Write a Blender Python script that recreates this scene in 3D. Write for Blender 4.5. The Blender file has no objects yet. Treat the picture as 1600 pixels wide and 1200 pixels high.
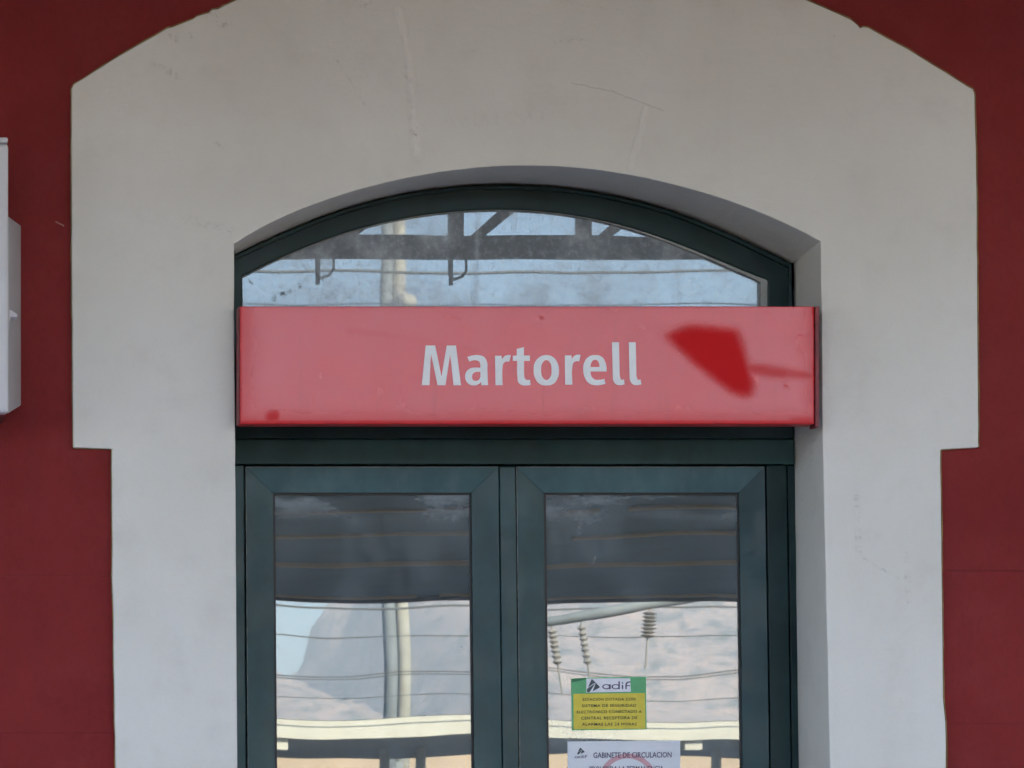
import bpy, bmesh, math, random
import numpy as np
from mathutils import Vector, noise as mnoise

R = math.radians
random.seed(7)
scene = bpy.context.scene
COL = scene.collection

# ------------------------------------------------------------------ camera
S = 0.00175          # metres on the wall plane per photo pixel
PU, PV = -340, 1391  # foot of the camera's perpendicular on the wall, in photo pixels
DIST, EYE = 10.0, 1.5
cam_d = bpy.data.cameras.new('camera')
cam = bpy.data.objects.new('camera', cam_d); COL.objects.link(cam)
cam.location = (0, -DIST, EYE)
cam.rotation_euler = (R(90), 0, 0)
cam_d.sensor_width = 36
cam_d.lens = 36 * DIST / (1600 * S)
cam_d.shift_x = (800 - PU) / 1600
cam_d.shift_y = (PV - 600) / 1600
cam_d.clip_end = 30000
scene.camera = cam

# ------------------------------------------------------------------ sky and sun
SUN_EL, SUN_AZ = R(31), R(28)      # behind the building, a little to the right
world = bpy.data.worlds.new('World'); scene.world = world; world.use_nodes = True
wn = world.node_tree.nodes
sky = wn.new('ShaderNodeTexSky'); sky.sky_type = 'NISHITA'; sky.sun_disc = False
sky.sun_elevation = SUN_EL; sky.sun_rotation = SUN_AZ
sky.air_density = 1.0; sky.dust_density = 0.5; sky.ozone_density = 3.5
world.node_tree.links.new(sky.outputs[0], wn['Background'].inputs[0])
wn['Background'].inputs[1].default_value = 0.10
sd = bpy.data.lights.new('sun', 'SUN'); sd.energy = 5.0; sd.angle = R(0.5); sd.color = (1, 0.84, 0.64)
sun = bpy.data.objects.new('sun', sd); COL.objects.link(sun)
sdir = Vector((math.sin(SUN_AZ) * math.cos(SUN_EL), math.cos(SUN_AZ) * math.cos(SUN_EL), math.sin(SUN_EL)))
sun.rotation_euler = sdir.to_track_quat('Z', 'Y').to_euler()
scene.view_settings.view_transform = 'Standard'
scene.view_settings.look = 'None'
scene.view_settings.exposure = 2.76
scene.view_settings.gamma = 1
scene.view_settings.use_curve_mapping = False
scene.cycles.use_denoising = True
scene.cycles.max_bounces = 6
scene.cycles.use_adaptive_sampling = True
scene.cycles.adaptive_threshold = 0.025
scene.cycles.volume_bounces = 1
scene.cycles.caustics_reflective = True
scene.cycles.sample_clamp_indirect = 4

# ------------------------------------------------------------------ helpers
ORIGIN = {}
def root(name, loc, label, cat, group=None):
    o = bpy.data.objects.new(name, None); COL.objects.link(o)
    o.location = loc; o.empty_display_size = 0.2
    ORIGIN[o.name] = Vector(loc)
    o['label'] = label; o['category'] = cat
    if group: o['group'] = group
    return o

def mesh(name, V, F, mat, parent=None, smooth=False, bevel=0, angle=35, kind=None):
    org = ORIGIN[parent.name] if parent else Vector((0, 0, 0))
    me = bpy.data.meshes.new(name)
    me.from_pydata([tuple(Vector(v) - org) for v in V], [], F)
    me.materials.append(mat)
    bm = bmesh.new(); bm.from_mesh(me); bmesh.ops.recalc_face_normals(bm, faces=bm.faces); bm.to_mesh(me); bm.free()
    if smooth is True:
        for p in me.polygons: p.use_smooth = True
    o = bpy.data.objects.new(name, me); COL.objects.link(o)
    if parent: o.parent = parent
    ORIGIN[o.name] = org
    if bevel:
        b = o.modifiers.new('bevel', 'BEVEL'); b.width = bevel; b.segments = 2
        b.limit_method = 'ANGLE'; b.angle_limit = R(angle)
    if kind: o['kind'] = kind
    return o

def W(u, v, y=0.0):
    """a photo pixel on the plane y, as a world point"""
    k = S * (DIST + y) / DIST
    return Vector(((u - PU) * k, y, EYE + (PV - v) * k))

class MB:
    def __init__(s): s.V = []; s.F = []
    def add(s, V, F):
        n = len(s.V); s.V += [tuple(v) for v in V]; s.F += [tuple(i + n for i in f) for f in F]
    def box(s, x0, x1, y0, y1, z0, z1):
        s.add([(x0,y0,z0),(x1,y0,z0),(x1,y1,z0),(x0,y1,z0),(x0,y0,z1),(x1,y0,z1),(x1,y1,z1),(x0,y1,z1)],
              [(0,3,2,1),(4,5,6,7),(0,1,5,4),(1,2,6,5),(2,3,7,6),(3,0,4,7)])
    def tube(s, pts, r, n=8, caps=True):
        pts = [Vector(p) for p in pts]; rings = []
        rs = r if isinstance(r, (list, tuple)) else [r] * len(pts)
        V = []
        for i, p in enumerate(pts):
            t = (pts[min(i+1, len(pts)-1)] - pts[max(i-1, 0)]).normalized()
            a = t.orthogonal().normalized() if i == 0 else (a - t * a.dot(t)).normalized()
            b = t.cross(a)
            for j in range(n):
                w = 2 * math.pi * j / n
                V.append(p + (a * math.cos(w) + b * math.sin(w)) * rs[i])
        F = []
        for i in range(len(pts) - 1):
            for j in range(n):
                F.append((i*n+j, i*n+(j+1)%n, (i+1)*n+(j+1)%n, (i+1)*n+j))
        if caps:
            F.append(tuple(range(n))); F.append(tuple((len(pts)-1)*n + j for j in range(n)))
        s.add(V, F)
    def prism(s, pts, y0, y1):
        """pts: world (x, z) polygon extruded from y0 to y1"""
        n = len(pts)
        V = [(x, y0, z) for x, z in pts] + [(x, y1, z) for x, z in pts]
        F = [tuple(range(n)), tuple(range(2*n-1, n-1, -1))] + [(i, (i+1) % n, n+(i+1) % n, n+i) for i in range(n)]
        s.add(V, F)
    def px(s, pts, y0, y1):
        """pts: photo-pixel polygon on plane y0"""
        s.prism([(W(u, v, y0).x, W(u, v, y0).z) for u, v in pts], y0, y1)
    def build(s, name, mat, parent=None, **k): return mesh(name, s.V, s.F, mat, parent, **k)

def rect(u0, v0, u1, v1): return [(u0, v0), (u1, v0), (u1, v1), (u0, v1)]
def catmull(P, n=6):
    P = [np.array(p, float) for p in P]; out = []
    for i in range(len(P) - 1):
        a, b, c, d = P[max(i-1, 0)], P[i], P[i+1], P[min(i+2, len(P)-1)]
        for j in range(n):
            t = j / n
            out.append(tuple(.5*((2*b) + (c-a)*t + (2*a-5*b+4*c-d)*t*t + (3*b-a-3*c+d)*t**3)))
    out.append(tuple(P[-1])); return out

# ------------------------------------------------------------------ materials
class NT:
    """small node-tree builder"""
    def __init__(s, name):
        s.m = bpy.data.materials.new(name); s.m.use_nodes = True
        s.t = s.m.node_tree; s.b = s.t.nodes['Principled BSDF']; s.out = s.t.nodes['Material Output']
        s._pos = None
    def n(s, typ, **kw):
        x = s.t.nodes.new(typ)
        for k, v in kw.items(): setattr(x, k, v)
        return x
    def set(s, sock, val):
        if isinstance(val, bpy.types.NodeSocket): s.t.links.new(val, sock)
        elif val is not None:
            if isinstance(val, (tuple, list)) and len(val) == 3 and sock.type == 'RGBA': val = (*val, 1)
            sock.default_value = val
    def pos(s):
        if s._pos is None: s._pos = s.n('ShaderNodeNewGeometry').outputs['Position']
        return s._pos
    def math(s, op, a, b=None, clamp=False):
        x = s.n('ShaderNodeMath', operation=op, use_clamp=clamp); s.set(x.inputs[0], a)
        if b is not None: s.set(x.inputs[1], b)
        return x.outputs[0]
    def smax(s, a, b, k):
        x = s.n('ShaderNodeMath', operation='SMOOTH_MAX'); s.set(x.inputs[0], a); s.set(x.inputs[1], b); x.inputs[2].default_value = k
        return x.outputs[0]
    def vm(s, op, a, b=None):
        x = s.n('ShaderNodeVectorMath', operation=op); s.set(x.inputs[0], a)
        if b is not None:
            if op == 'SCALE': s.set(x.inputs['Scale'], b)
            else: s.set(x.inputs[1], b)
        return x.outputs['Value'] if op in ('DOT_PRODUCT', 'LENGTH', 'DISTANCE') else x.outputs[0]
    def noise(s, scale, detail=4, rough=.55, vec=None, color=False, stretch=None):
        x = s.n('ShaderNodeTexNoise'); x.inputs['Scale'].default_value = scale
        x.inputs['Detail'].default_value = detail; x.inputs['Roughness'].default_value = rough
        v = vec if vec is not None else s.pos()
        if stretch: v = s.vm('MULTIPLY', v, stretch)
        s.set(x.inputs['Vector'], v)
        return x.outputs['Color' if color else 'Fac']
    def ramp(s, f, a, b, lo=0.0, hi=1.0, smooth=True):
        x = s.n('ShaderNodeMapRange'); x.interpolation_type = 'SMOOTHSTEP' if smooth else 'LINEAR'
        s.set(x.inputs['Value'], f)
        for k, v in (('From Min', a), ('From Max', b), ('To Min', lo), ('To Max', hi)): s.set(x.inputs[k], v)
        return x.outputs[0]
    def mix(s, f, a, b, mode='MIX'):
        x = s.n('ShaderNodeMix', data_type='RGBA', blend_type=mode)
        s.set(x.inputs[0], f); s.set(x.inputs[6], a); s.set(x.inputs[7], b)
        return x.outputs[2]
    def seg(s, a, b, w, soft):
        """mask of a stroke between two wall points, w half width, soft edge"""
        a = Vector(a); b = Vector(b); ab = b - a
        pa = s.vm('SUBTRACT', s.wob() , tuple(a))
        h = s.math('DIVIDE', s.vm('DOT_PRODUCT', pa, tuple(ab)), ab.length_squared, clamp=True)
        d = s.vm('LENGTH', s.vm('SUBTRACT', pa, s.vm('SCALE', tuple(ab), h)))
        return s.ramp(d, w, w + soft, 1, 0)
    def wob(s):
        """flattened position (y dropped), gently wobbled"""
        if not hasattr(s, '_w'):
            c = s.noise(22, 3, .6, color=True)
            o = s.vm('SCALE', s.vm('SUBTRACT', c, (.5, .5, .5)), .012)
            s._w = s.vm('MULTIPLY', s.vm('ADD', s.pos(), o), (1, 0, 1))
        return s._w
    def bump(s, h, strength=.3, dist=.01, normal=None):
        x = s.n('ShaderNodeBump'); x.inputs['Strength'].default_value = strength; x.inputs['Distance'].default_value = dist
        s.set(x.inputs['Height'], h)
        if normal is not None: s.set(x.inputs['Normal'], normal)
        return x.outputs[0]
    def pbr(s, color=None, rough=None, metal=None, spec=None, normal=None, coat=None, coat_rough=None):
        for k, v in (('Base Color', color), ('Roughness', rough), ('Metallic', metal), ('Specular IOR Level', spec),
                     ('Normal', normal), ('Coat Weight', coat), ('Coat Roughness', coat_rough)):
            if v is not None: s.set(s.b.inputs[k], v)
        return s.m

def xz(u, v): p = W(u, v, 0); return (p.x, 0, p.z)

def simple(name, col, rough=.6, var=.12, scale=6, metal=0, spec=.5, bump=0.0):
    t = NT(name)
    n = t.noise(scale, 5, .6)
    dk = tuple(c * (1 - var) for c in col); lt = tuple(min(1, c * (1 + var)) for c in col)
    nm = t.bump(t.noise(scale * 12, 4), bump, .004) if bump else None
    return t.pbr(t.mix(t.ramp(n, .3, .7), dk, lt), rough, metal, spec, nm)

# white painted plaster of the door surround, with its own scuffs and cracks
def m_plaster():
    t = NT('white_plaster')
    big = t.noise(1.3, 4, .55); mid = t.noise(7, 5, .6); fine = t.noise(60, 4, .6)
    c = t.mix(t.ramp(big, .3, .7), (.72, .715, .655), (.795, .795, .745))
    c = t.mix(t.math('MULTIPLY', t.ramp(mid, .48, .75), .26), c, (.60, .57, .52))
    # horizontal trowel drags
    drag = t.noise(9, 5, .65, stretch=(1, 1, 6))
    c = t.mix(t.math('MULTIPLY', t.ramp(drag, .6, .78), .07), c, (.52, .49, .45))
    c = t.mix(t.math('MULTIPLY', t.ramp(t.noise(130, 3, .7), .45, .75), .12), c, (.60, .58, .53))
    run = t.noise(5.5, 5, .65, stretch=(1, 1, .12))
    c = t.mix(t.math('MULTIPLY', t.ramp(run, .55, .78), .12), c, (.55, .52, .46))
    # tiny dark pits
    v = t.n('ShaderNodeTexVoronoi'); v.inputs['Scale'].default_value = 9; t.set(v.inputs['Vector'], t.pos())
    pit = t.ramp(v.outputs['Distance'], .018, .045, 1, 0)
    pitm = t.math('MULTIPLY', pit, t.ramp(t.noise(3.1, 2), .5, .6))
    c = t.mix(t.math('MULTIPLY', pitm, .55), c, (.20, .17, .14))
    def stroke(a, b, w, soft, f, col):
        nonlocal c
        m = t.math('MULTIPLY', t.seg(xz(*a), xz(*b), w, soft), f)
        c = t.mix(m, c, col)
    br = t.ramp(t.noise(55, 5, .75), .47, .66)
    def scuff(a, b, w, soft, f, col=(.25, .22, .19)):
        nonlocal c
        m = t.math('MULTIPLY', t.math('MULTIPLY', t.seg(xz(*a), xz(*b), w, soft), br), f * .6)
        c = t.mix(m, c, col)
    stroke((625, 15), (640, 90), .002, .012, .35, (.84, .82, .77)); stroke((640, 90), (652, 240), .002, .014, .35, (.84, .82, .77))  # ridges get painted highlights, since their bump hardly shows
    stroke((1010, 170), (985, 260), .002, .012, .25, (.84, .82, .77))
    stroke((893, 129), (960, 144), .0003, .0022, .28, (.30, .25, .2))
    stroke((960, 144), (1036, 173), .0003, .0022, .28, (.30, .25, .2))
    scuff((527, 95), (580, 178), .0008, .004, .5)
    scuff((644, 205), (649, 213), .002, .006, .9, (.24, .21, .12))
    scuff((630, 105), (640, 125), .003, .012, .4)
    scuff((640, 140), (650, 250), .004, .02, .22)
    scuff((240, 100), (275, 118), .004, .012, .55)
    scuff((320, 20), (352, 36), .006, .018, .6)
    scuff((265, 50), (275, 62), .003, .01, .6)
    scuff((296, 55), (300, 62), .002, .006, .7)
    scuff((335, 222), (350, 230), .002, .008, .5)
    scuff((290, 340), (365, 362), .004, .02, .35)
    scuff((740, 78), (762, 86), .001, .005, .5)
    scuff((865, 65), (912, 62), .0015, .008, .45)
    scuff((560, 0), (575, 6), .006, .012, .6)
    scuff((900, 8), (940, 12), .001, .006, .5)
    scuff((1338, 775), (1342, 860), .0035, .011, .55)
    scuff((1342, 868), (1405, 905), .001, .005, .5)
    scuff((1415, 865), (1420, 940), .003, .009, .45)
    scuff((1272, 415), (1276, 450), .004, .012, .75, (.35, .32, .26))
    scuff((700, 190), (880, 180), .004, .02, .22)
    h = t.math('ADD', t.math('MULTIPLY', mid, .6), t.math('ADD', t.math('MULTIPLY', drag, .25), t.math('MULTIPLY', fine, .30)))
    ridge = t.math('MAXIMUM', t.seg(xz(625, 15), xz(640, 90), .004, .012), t.seg(xz(640, 90), xz(652, 240), .004, .014))
    ridge2 = t.seg(xz(1010, 170), xz(985, 260), .003, .012)
    h = t.math('ADD', h, t.math('MULTIPLY', t.math('MAXIMUM', ridge, ridge2), .35))
    return t.pbr(c, .72, 0, .3, t.bump(h, .9, .007))

def m_redwall():
    t = NT('red_wall_render')
    n = t.noise(1.7, 5, .6); f = t.noise(45, 5, .65); st = t.noise(4, 4, .6, stretch=(3, 1, .5))
    c = t.mix(t.ramp(n, .3, .7), (.20, .023, .023), (.25, .032, .031))
    c = t.mix(t.math('MULTIPLY', t.ramp(st, .5, .8), .30), c, (.17, .032, .036))
    c = t.mix(t.math('MULTIPLY', t.ramp(f, .62, .8), .12), c, (.36, .12, .11))
    sc = t.math('MULTIPLY', t.seg(xz(88, 345), xz(100, 352), .0008, .002), .6)
    c = t.mix(sc, c, (.55, .35, .3))
    roll = t.noise(90, 4, .7, stretch=(1, 1, .5)); bl = t.noise(5, 6, .7)
    c = t.mix(t.math('MULTIPLY', t.ramp(bl, .48, .72), .25), c, (.27, .055, .055))
    c = t.mix(t.math('MULTIPLY', t.ramp(roll, .45, .7), .18), c, (.13, .018, .02))
    return t.pbr(c, .85, 0, .12, t.bump(t.math('ADD', f, t.math('MULTIPLY', n, 2)), .4, .005))

def m_sign():
    t = NT('weathered_red_enamel')
    p = t.wob()
    n1 = t.noise(3.2, 5, .6); n2 = t.noise(70, 3, .6)
    streak = t.noise(26, 4, .6, stretch=(1, 1, .10))
    faded = t.mix(t.ramp(n1, .3, .7), (.80, .10, .11), (.75, .12, .135))
    faded = t.mix(t.math('MULTIPLY', t.ramp(streak, .56, .78), .35), faded, (.56, .10, .11))
    faded = t.mix(t.math('MULTIPLY', t.ramp(n2, .55, .8), .10), faded, (.70, .24, .26))
    fresh = (.62, .008, .011)
    # sprayed patch: a soft convex blob, an arm and the un-faded right rim
    poly = [(1034, 530), (1064, 514), (1150, 523), (1162, 572), (1174, 606), (1160, 624), (1142, 622), (1103, 595)]
    pw = [Vector((W(u, v).x, 0, W(u, v).z)) for u, v in poly]
    cen = sum(pw, Vector()) / len(pw); d = None
    for i in range(len(pw)):
        a, b = pw[i], pw[(i+1) % len(pw)]
        nn = Vector((b.z - a.z, 0, -(b.x - a.x))).normalized()
        if nn.dot(cen - a) > 0: nn = -nn
        e = t.math('SUBTRACT', t.vm('DOT_PRODUCT', p, tuple(nn)), nn.dot(a))
        d = e if d is None else t.smax(d, e, .03)
    jit = t.math('MULTIPLY', t.math('SUBTRACT', t.noise(300, 2, .6), .5), .014)
    d = t.math('ADD', d, jit)
    m = t.ramp(d, -.018, .028, 1, 0)
    grit = t.math('MULTIPLY', jit, 28)
    def st(a, b, w, soft, f=1.0, straight=False, gritty=0.0):
        nonlocal m
        keep = t._w
        if straight: t._w = t.vm('MULTIPLY', t.pos(), (1, 0, 1))
        k = t.seg(xz(*a), xz(*b), w, soft)
        t._w = keep
        if gritty: k = t.math('MULTIPLY', k, t.math('ADD', 1.0, t.math('MULTIPLY', grit, gritty)), clamp=True)
        m = t.math('MAXIMUM', m, t.math('MULTIPLY', k, f))
    st((360, 670), (1290, 670), .002, .075, .42, True)
    st((364, 470), (364, 670), .002, .09, .40, True)
    st((1278, 470), (1278, 670), .004, .085, .5, True)
    st((360, 470), (1290, 470), .002, .05, .28, True)
    st((1150, 578), (1215, 588), .001, .030, .62, gritty=.8)
    st((1215, 588), (1280, 593), .001, .026, .52, gritty=.8)
    st((1270, 470), (1272, 670), .011, .014, 1.0, gritty=.4)
    st((1235, 668), (1285, 664), .004, .045, .7, gritty=.5)
    st((360, 666), (1290, 666), .003, .016, .75, True)
    st((360, 474), (1290, 474), .003, .013, .6, True)
    st((371, 480), (371, 660), .002, .014, .6, True)
    st((418, 656), (424, 655), .003, .03, .75, gritty=.6)
    st((372, 664), (392, 668), .003, .05, .5, gritty=.6)
    st((540, 522), (600, 528), .001, .014, .16); st((600, 528), (740, 552), .001, .012, .08)
    st((690, 498), (712, 502), .001, .008, .18, gritty=1); st((838, 500), (841, 502), .001, .007, .5)
    st((1187, 493), (1194, 493.5), .0006, .004, .45); st((1226, 498), (1229, 498), .0005, .003, .45); st((1239, 529), (1245, 530), .0008, .004, .5)
    st((1218, 606), (1221, 607), .001, .005, .6); st((1239, 548), (1241, 552), .001, .007, .3)
    for x in (484, 620, 735, 842):
        st((x, 590 + (x * 7) % 40), (x + 1, 640 + (x * 3) % 18), .0003, .003, .16 + .12 * ((x * 13) % 10) / 10)
    st((1038, 545), (1042, 578), .0003, .002, .4); st((1068, 565), (1071, 614), .0003, .002, .4)
    c = t.mix(m, faded, fresh)
    r = t.ramp(m, 0, 1, .25, .45)
    r = t.math('ADD', r, t.math('MULTIPLY', t.math('SUBTRACT', t.noise(9, 4), .5), .12))
    return t.pbr(c, r, 0, t.ramp(m, 0, 1, .6, .08), t.bump(t.noise(420, 2, .7), .10, .0008))

def m_paint(name='green_door_paint', a=(.011, .047, .049), b=(.019, .072, .075), spec=.4, dusty=.22):
    t = NT(name)
    n = t.noise(5, 5, .6); sm = t.noise(14, 5, .65, stretch=(1, 1, .6)); v = t.noise(30, 3, .5, stretch=(1, 1, .08))
    c = t.mix(t.ramp(n, .3, .7), a, b)
    dust = t.math('MULTIPLY', t.ramp(sm, .42, .85), dusty)
    c = t.mix(dust, c, (.10, .165, .178))
    c = t.mix(t.math('MULTIPLY', t.ramp(v, .55, .75), .2), c, (.012, .03, .032))
    r = t.math('ADD', .32, t.math('MULTIPLY', t.ramp(sm, .35, .7), .22))
    return t.pbr(c, r, 0, spec, t.bump(t.noise(9, 3), .12, .003))

def m_glass(name, amp, scale, dirt, streaks=False, seed=0.0):
    t = NT(name); t.t.nodes.remove(t.b)
    geo = t.n('ShaderNodeNewGeometry')
    t._pos = t.vm('ADD', geo.outputs['Position'], (seed, seed * .7, seed * 1.3))
    c1 = t.noise(scale, 1.5, .4, color=True, stretch=(.8, 1, 1.5))
    off = t.vm('SCALE', t.vm('SUBTRACT', c1, (.5, .5, .5)), amp)
    off = t.vm('MULTIPLY', off, (.3, 0, 1))
    nrm = t.vm('NORMALIZE', t.vm('ADD', geo.outputs['Normal'], off))
    gl = t.n('ShaderNodeBsdfGlossy'); gl.inputs['Roughness'].default_value = 0.008
    gl.inputs['Color'].default_value = (.77, .87, .91, 1); t.set(gl.inputs['Normal'], nrm)
    tr = t.n('ShaderNodeBsdfTransparent'); tr.inputs['Color'].default_value = (.35, .42, .42, 1)
    mx = t.n('ShaderNodeMixShader'); mx.inputs[0].default_value = .20
    t.t.links.new(tr.outputs[0], mx.inputs[1]); t.t.links.new(gl.outputs[0], mx.inputs[2])
    df = t.n('ShaderNodeBsdfDiffuse')
    blot = t.noise(3.5, 5, .65); fine = t.noise(50, 4, .7)
    f = t.math('ADD', t.math('MULTIPLY', t.ramp(blot, .42, .75), dirt), t.math('MULTIPLY', t.ramp(fine, .45, .8), dirt * .5))
    f = t.math('ADD', f, dirt * .5)
    col = (.54, .62, .68)
    if streaks:
        s1 = t.noise(16, 4, .6, stretch=(1, 1, .05)); s1 = t.math('MULTIPLY', t.ramp(s1, .52, .72), t.ramp(t.noise(2.2, 2), .42, .6))
        f = t.math('ADD', f, t.math('MULTIPLY', s1, .35))
        t._pos = geo.outputs['Position']
        br = t.ramp(t.noise(46, 4, .7, stretch=(1, 1, 1)), .42, .58)
        g3 = lambda u, v: (W(u, v, .33).x, 0, W(u, v, .33).z)
        sc = t.math('MAXIMUM', t.seg(g3(430, 466), g3(468, 446), .003, .012), t.math('MULTIPLY', t.seg(g3(455, 452), g3(492, 430), .001, .008), .6))
        sc = t.math('MAXIMUM', sc, t.math('MULTIPLY', t.seg(g3(388, 438), g3(394, 443), .001, .004), .9))
        sc = t.math('MULTIPLY', sc, br)
        f = t.math('MAXIMUM', f, t.math('MULTIPLY', sc, .9))
        col = t.mix(sc, col, (.12, .11, .09))
    else:
        # wiped film along the top edge of each pane, inside the corners
        t._pos = geo.outputs['Position']
        z = t.n('ShaderNodeSeparateXYZ'); t.set(z.inputs[0], t._pos)
        zt = W(0, 770, .33).z
        k = t.math('MULTIPLY', t.ramp(z.outputs['Z'], zt - .11, zt, 0, 1), t.ramp(t.noise(7, 4, .6, stretch=(.6, 1, 2.5)), .38, .62))
        f = t.math('ADD', f, t.math('MULTIPLY', k, .30))
    t.set(df.inputs['Color'], col)
    m2 = t.n('ShaderNodeMixShader'); t.set(m2.inputs[0], f)
    t.t.links.new(mx.outputs[0], m2.inputs[1]); t.t.links.new(df.outputs[0], m2.inputs[2])
    t.t.links.new(m2.outputs[0], t.out.inputs['Surface'])
    return t.m

M = {}
M['plaster'] = m_plaster(); M['red'] = m_redwall(); M['sign'] = m_sign(); M['paint'] = m_paint()
M['paint_dark'] = m_paint('dark_green_frame_paint', (.008, .026, .027), (.014, .040, .041), .22, .10)
M['paint_dusty_sheen'] = m_paint('dusty_sheen_green_paint', (.026, .085, .098), (.045, .125, .142), .5, .75)  # dust plus a lighter base that paints the sky sheen on the rails
M['paint_clean'] = m_paint('clean_green_paint', (.013, .045, .050), (.020, .060, .066), .35, .06)
M['joint'] = simple('wall_core', (.21, .028, .029), .8)
M['glass_door_l'] = m_glass('mirror_film_glass_left', .0042, 2.4, .15, seed=0)
M['glass_door_r'] = m_glass('mirror_film_glass_right', .0052, 2.6, .15, seed=3.7)
M['glass_top'] = m_glass('transom_glass', .0034, 2.8, .60, streaks=True, seed=9.1)
M['gasket'] = simple('black_gasket', (.010, .010, .011), .5)
M['putty'] = simple('grey_putty', (.34, .36, .35), .7, .2, 18)
M['letter'] = simple('white_vinyl', (.88, .91, .94), .4, .03, 30)
M['cabinet'] = simple('white_cabinet_paint', (.66, .67, .70), .42, .05, 5)
M['cabinet_side'] = simple('shaded_cabinet_side', (.42, .42, .43), .5, .06, 5)  # shade of the side put into a darker grey than the cover
M['st_green'] = simple('green_print', (.10, .42, .17), .45, .1, 30)
M['st_dkgreen'] = simple('dark_green_print', (.02, .20, .07), .45, .1, 30)
M['st_yellow'] = simple('yellow_print', (.70, .58, .045), .45, .06, 30)
M['st_white'] = simple('white_print', (.80, .82, .88), .45, .03, 30)
M['ink'] = simple('brown_black_ink', (.055, .05, .03), .6, .1, 30)
M['ink_logo'] = simple('slate_ink', (.06, .085, .10), .6, .2, 60)
M['ink_violet'] = simple('violet_ink', (.075, .055, .12), .6, .1, 30)
M['paper'] = simple('white_paper', (.74, .78, .83), .6, .02, 10)
M['ring'] = simple('faded_red_ring', (.62, .36, .40), .6, .08, 30)
M['concrete'] = simple('platform_paving', (.43, .46, .50), .8, .15, 3, bump=.2)
M['island'] = simple('island_paving', (.18, .115, .06), .85, .15, 3)
M['ballast'] = simple('ballast', (.13, .10, .07), .9, .3, 12, bump=.4)
M['pole'] = simple('mast_concrete', (.50, .47, .41), .75, .1, 4)
M['steel'] = simple('grey_steel_paint', (.085, .10, .11), .5, .12, 4)
M['girder'] = simple('blue_grey_girder_paint', (.42, .48, .52), .6, .2, 6)
M['steel_lt'] = simple('light_grey_steel', (.30, .32, .33), .5, .1, 4)
M['soffit'] = simple('dark_soffit_boards', (.18, .37, .60), .7, .1, 2)
M['soffit_far'] = simple('grey_soffit', (.13, .15, .17), .7, .1, 2)
M['beige'] = simple('beige_purlin', (.60, .50, .37), .6, .08, 4)
M['soffit_home'] = simple('brown_soffit_boards', (.14, .07, .025), .7, .12, 2)
M['white_metal'] = simple('white_roof_edge', (.66, .62, .53), .5, .05, 3)
M['wire'] = simple('wire', (.13, .13, .13), .5, .1, 3)
M['insul'] = simple('insulator_grey', (.36, .33, .30), .3, .1, 8)
M['house'] = simple('peach_wall', (.55, .42, .31), .8, .1, .5)
M['roof_tile'] = simple('red_roof', (.32, .12, .08), .8, .2, 1)
M['dark'] = simple('room_dark', (.035, .035, .035), .9)

# ------------------------------------------------------------------ the setting
mb = MB(); mb.add([(-7000,-7500,-1.0),(7000,-7500,-1.0),(7000,1500,-1.0),(-7000,1500,-1.0)], [(0,1,2,3)])
t = NT('dry_fields')
fieldc = t.mix(t.ramp(t.noise(.02, 6, .6), .35, .65), (.15, .14, .07), (.27, .22, .14))
g = mb.build('ground', t.pbr(fieldc, .9), kind='structure')
mb = MB(); mb.box(-70, 80, -4.6, 12, -.98, 0); mb.build('station_platform', M['concrete'], kind='structure', bevel=.02)
mb = MB(); mb.box(-70, 80, -22, -9, -.98, 0); mb.build('island_platform', M['island'], kind='structure', bevel=.02)
mb = MB(); mb.box(-70, 80, -66, -52, -.98, 0); mb.build('far_platform', M['concrete'], kind='structure', bevel=.02)
mb = MB(); mb.box(-90, 100, -51.9, -22.1, -.99, -.75); mb.build('ballast_yard', M['ballast'], kind='structure')
mb = MB(); mb.box(-90, 100, -8.95, -4.65, -.99, -.75); mb.build('ballast_bed', M['ballast'], kind='structure')
for yy in (-6.1, -7.53, -25.3, -26.73, -32.3, -33.73):
    mb = MB(); mb.box(-90, 100, yy - .035, yy + .035, -.75, -.60); mb.build('rail', M['steel'], kind='structure')

# mountain beyond the town
def hill(x, y):
    n = lambda a, s, o=5: mnoise.fractal(Vector((x / a, y / a, s)), 1.0, 2.0, o)
    xx = x + 18 * mnoise.noise(Vector((x / 60, y / 90, 3.3)))
    prof = 228 + 22 * mnoise.noise(Vector((x / 90, 0, 1.7)))
    st = max(0, min(1, (xx - 585) / 55)); st = st * st * (3 - 2 * st)
    prof += st * (115 + 26 * mnoise.noise(Vector((x / 120, 0, 8.1))))
    far = max(0, min(1, (xx - 1900) / 900)); prof -= far * 130
    left = max(0, min(1, (200 - xx) / 900)); prof -= left * 90
    d = (-y - 2300) / 1600; d = max(0, min(1, d)); d = d * d * (3 - 2 * d)
    back = max(0, min(1, (-y - 4300) / 1200))
    steps = .5 + .5 * math.sin(d * 22 + n(220, .4) * 3)
    h = prof * (d * .90 + .10 * d * steps) * (1 - back) + d * (26 * n(140, 2.2, 6) + 34 * abs(n(75, 5.1, 5)) - 12)
    return h - 1.5
xs = np.arange(-2600, 4200, 27.0); ys = np.arange(-5600, -2200, 30.0)
V = [(x, y, hill(x, y)) for y in ys for x in xs]; nx = len(xs)
F = [(j*nx+i, j*nx+i+1, (j+1)*nx+i+1, (j+1)*nx+i) for j in range(len(ys)-1) for i in range(nx-1)]
t = NT('mountain_rock')
gn = t.n('ShaderNodeNewGeometry'); sx = t.n('ShaderNodeSeparateXYZ'); t.set(sx.inputs[0], gn.outputs['Normal'])
veg = t.math('MULTIPLY', t.ramp(t.noise(.03, 9, .7, stretch=(1, 1, 1.6)), .47, .62), t.ramp(sx.outputs['Z'], .55, .9, .35, 1))
rock = t.mix(t.ramp(t.noise(.012, 6, .6, stretch=(1, 1, 3)), .35, .65), (.68, .47, .39), (.48, .35, .31))
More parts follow.
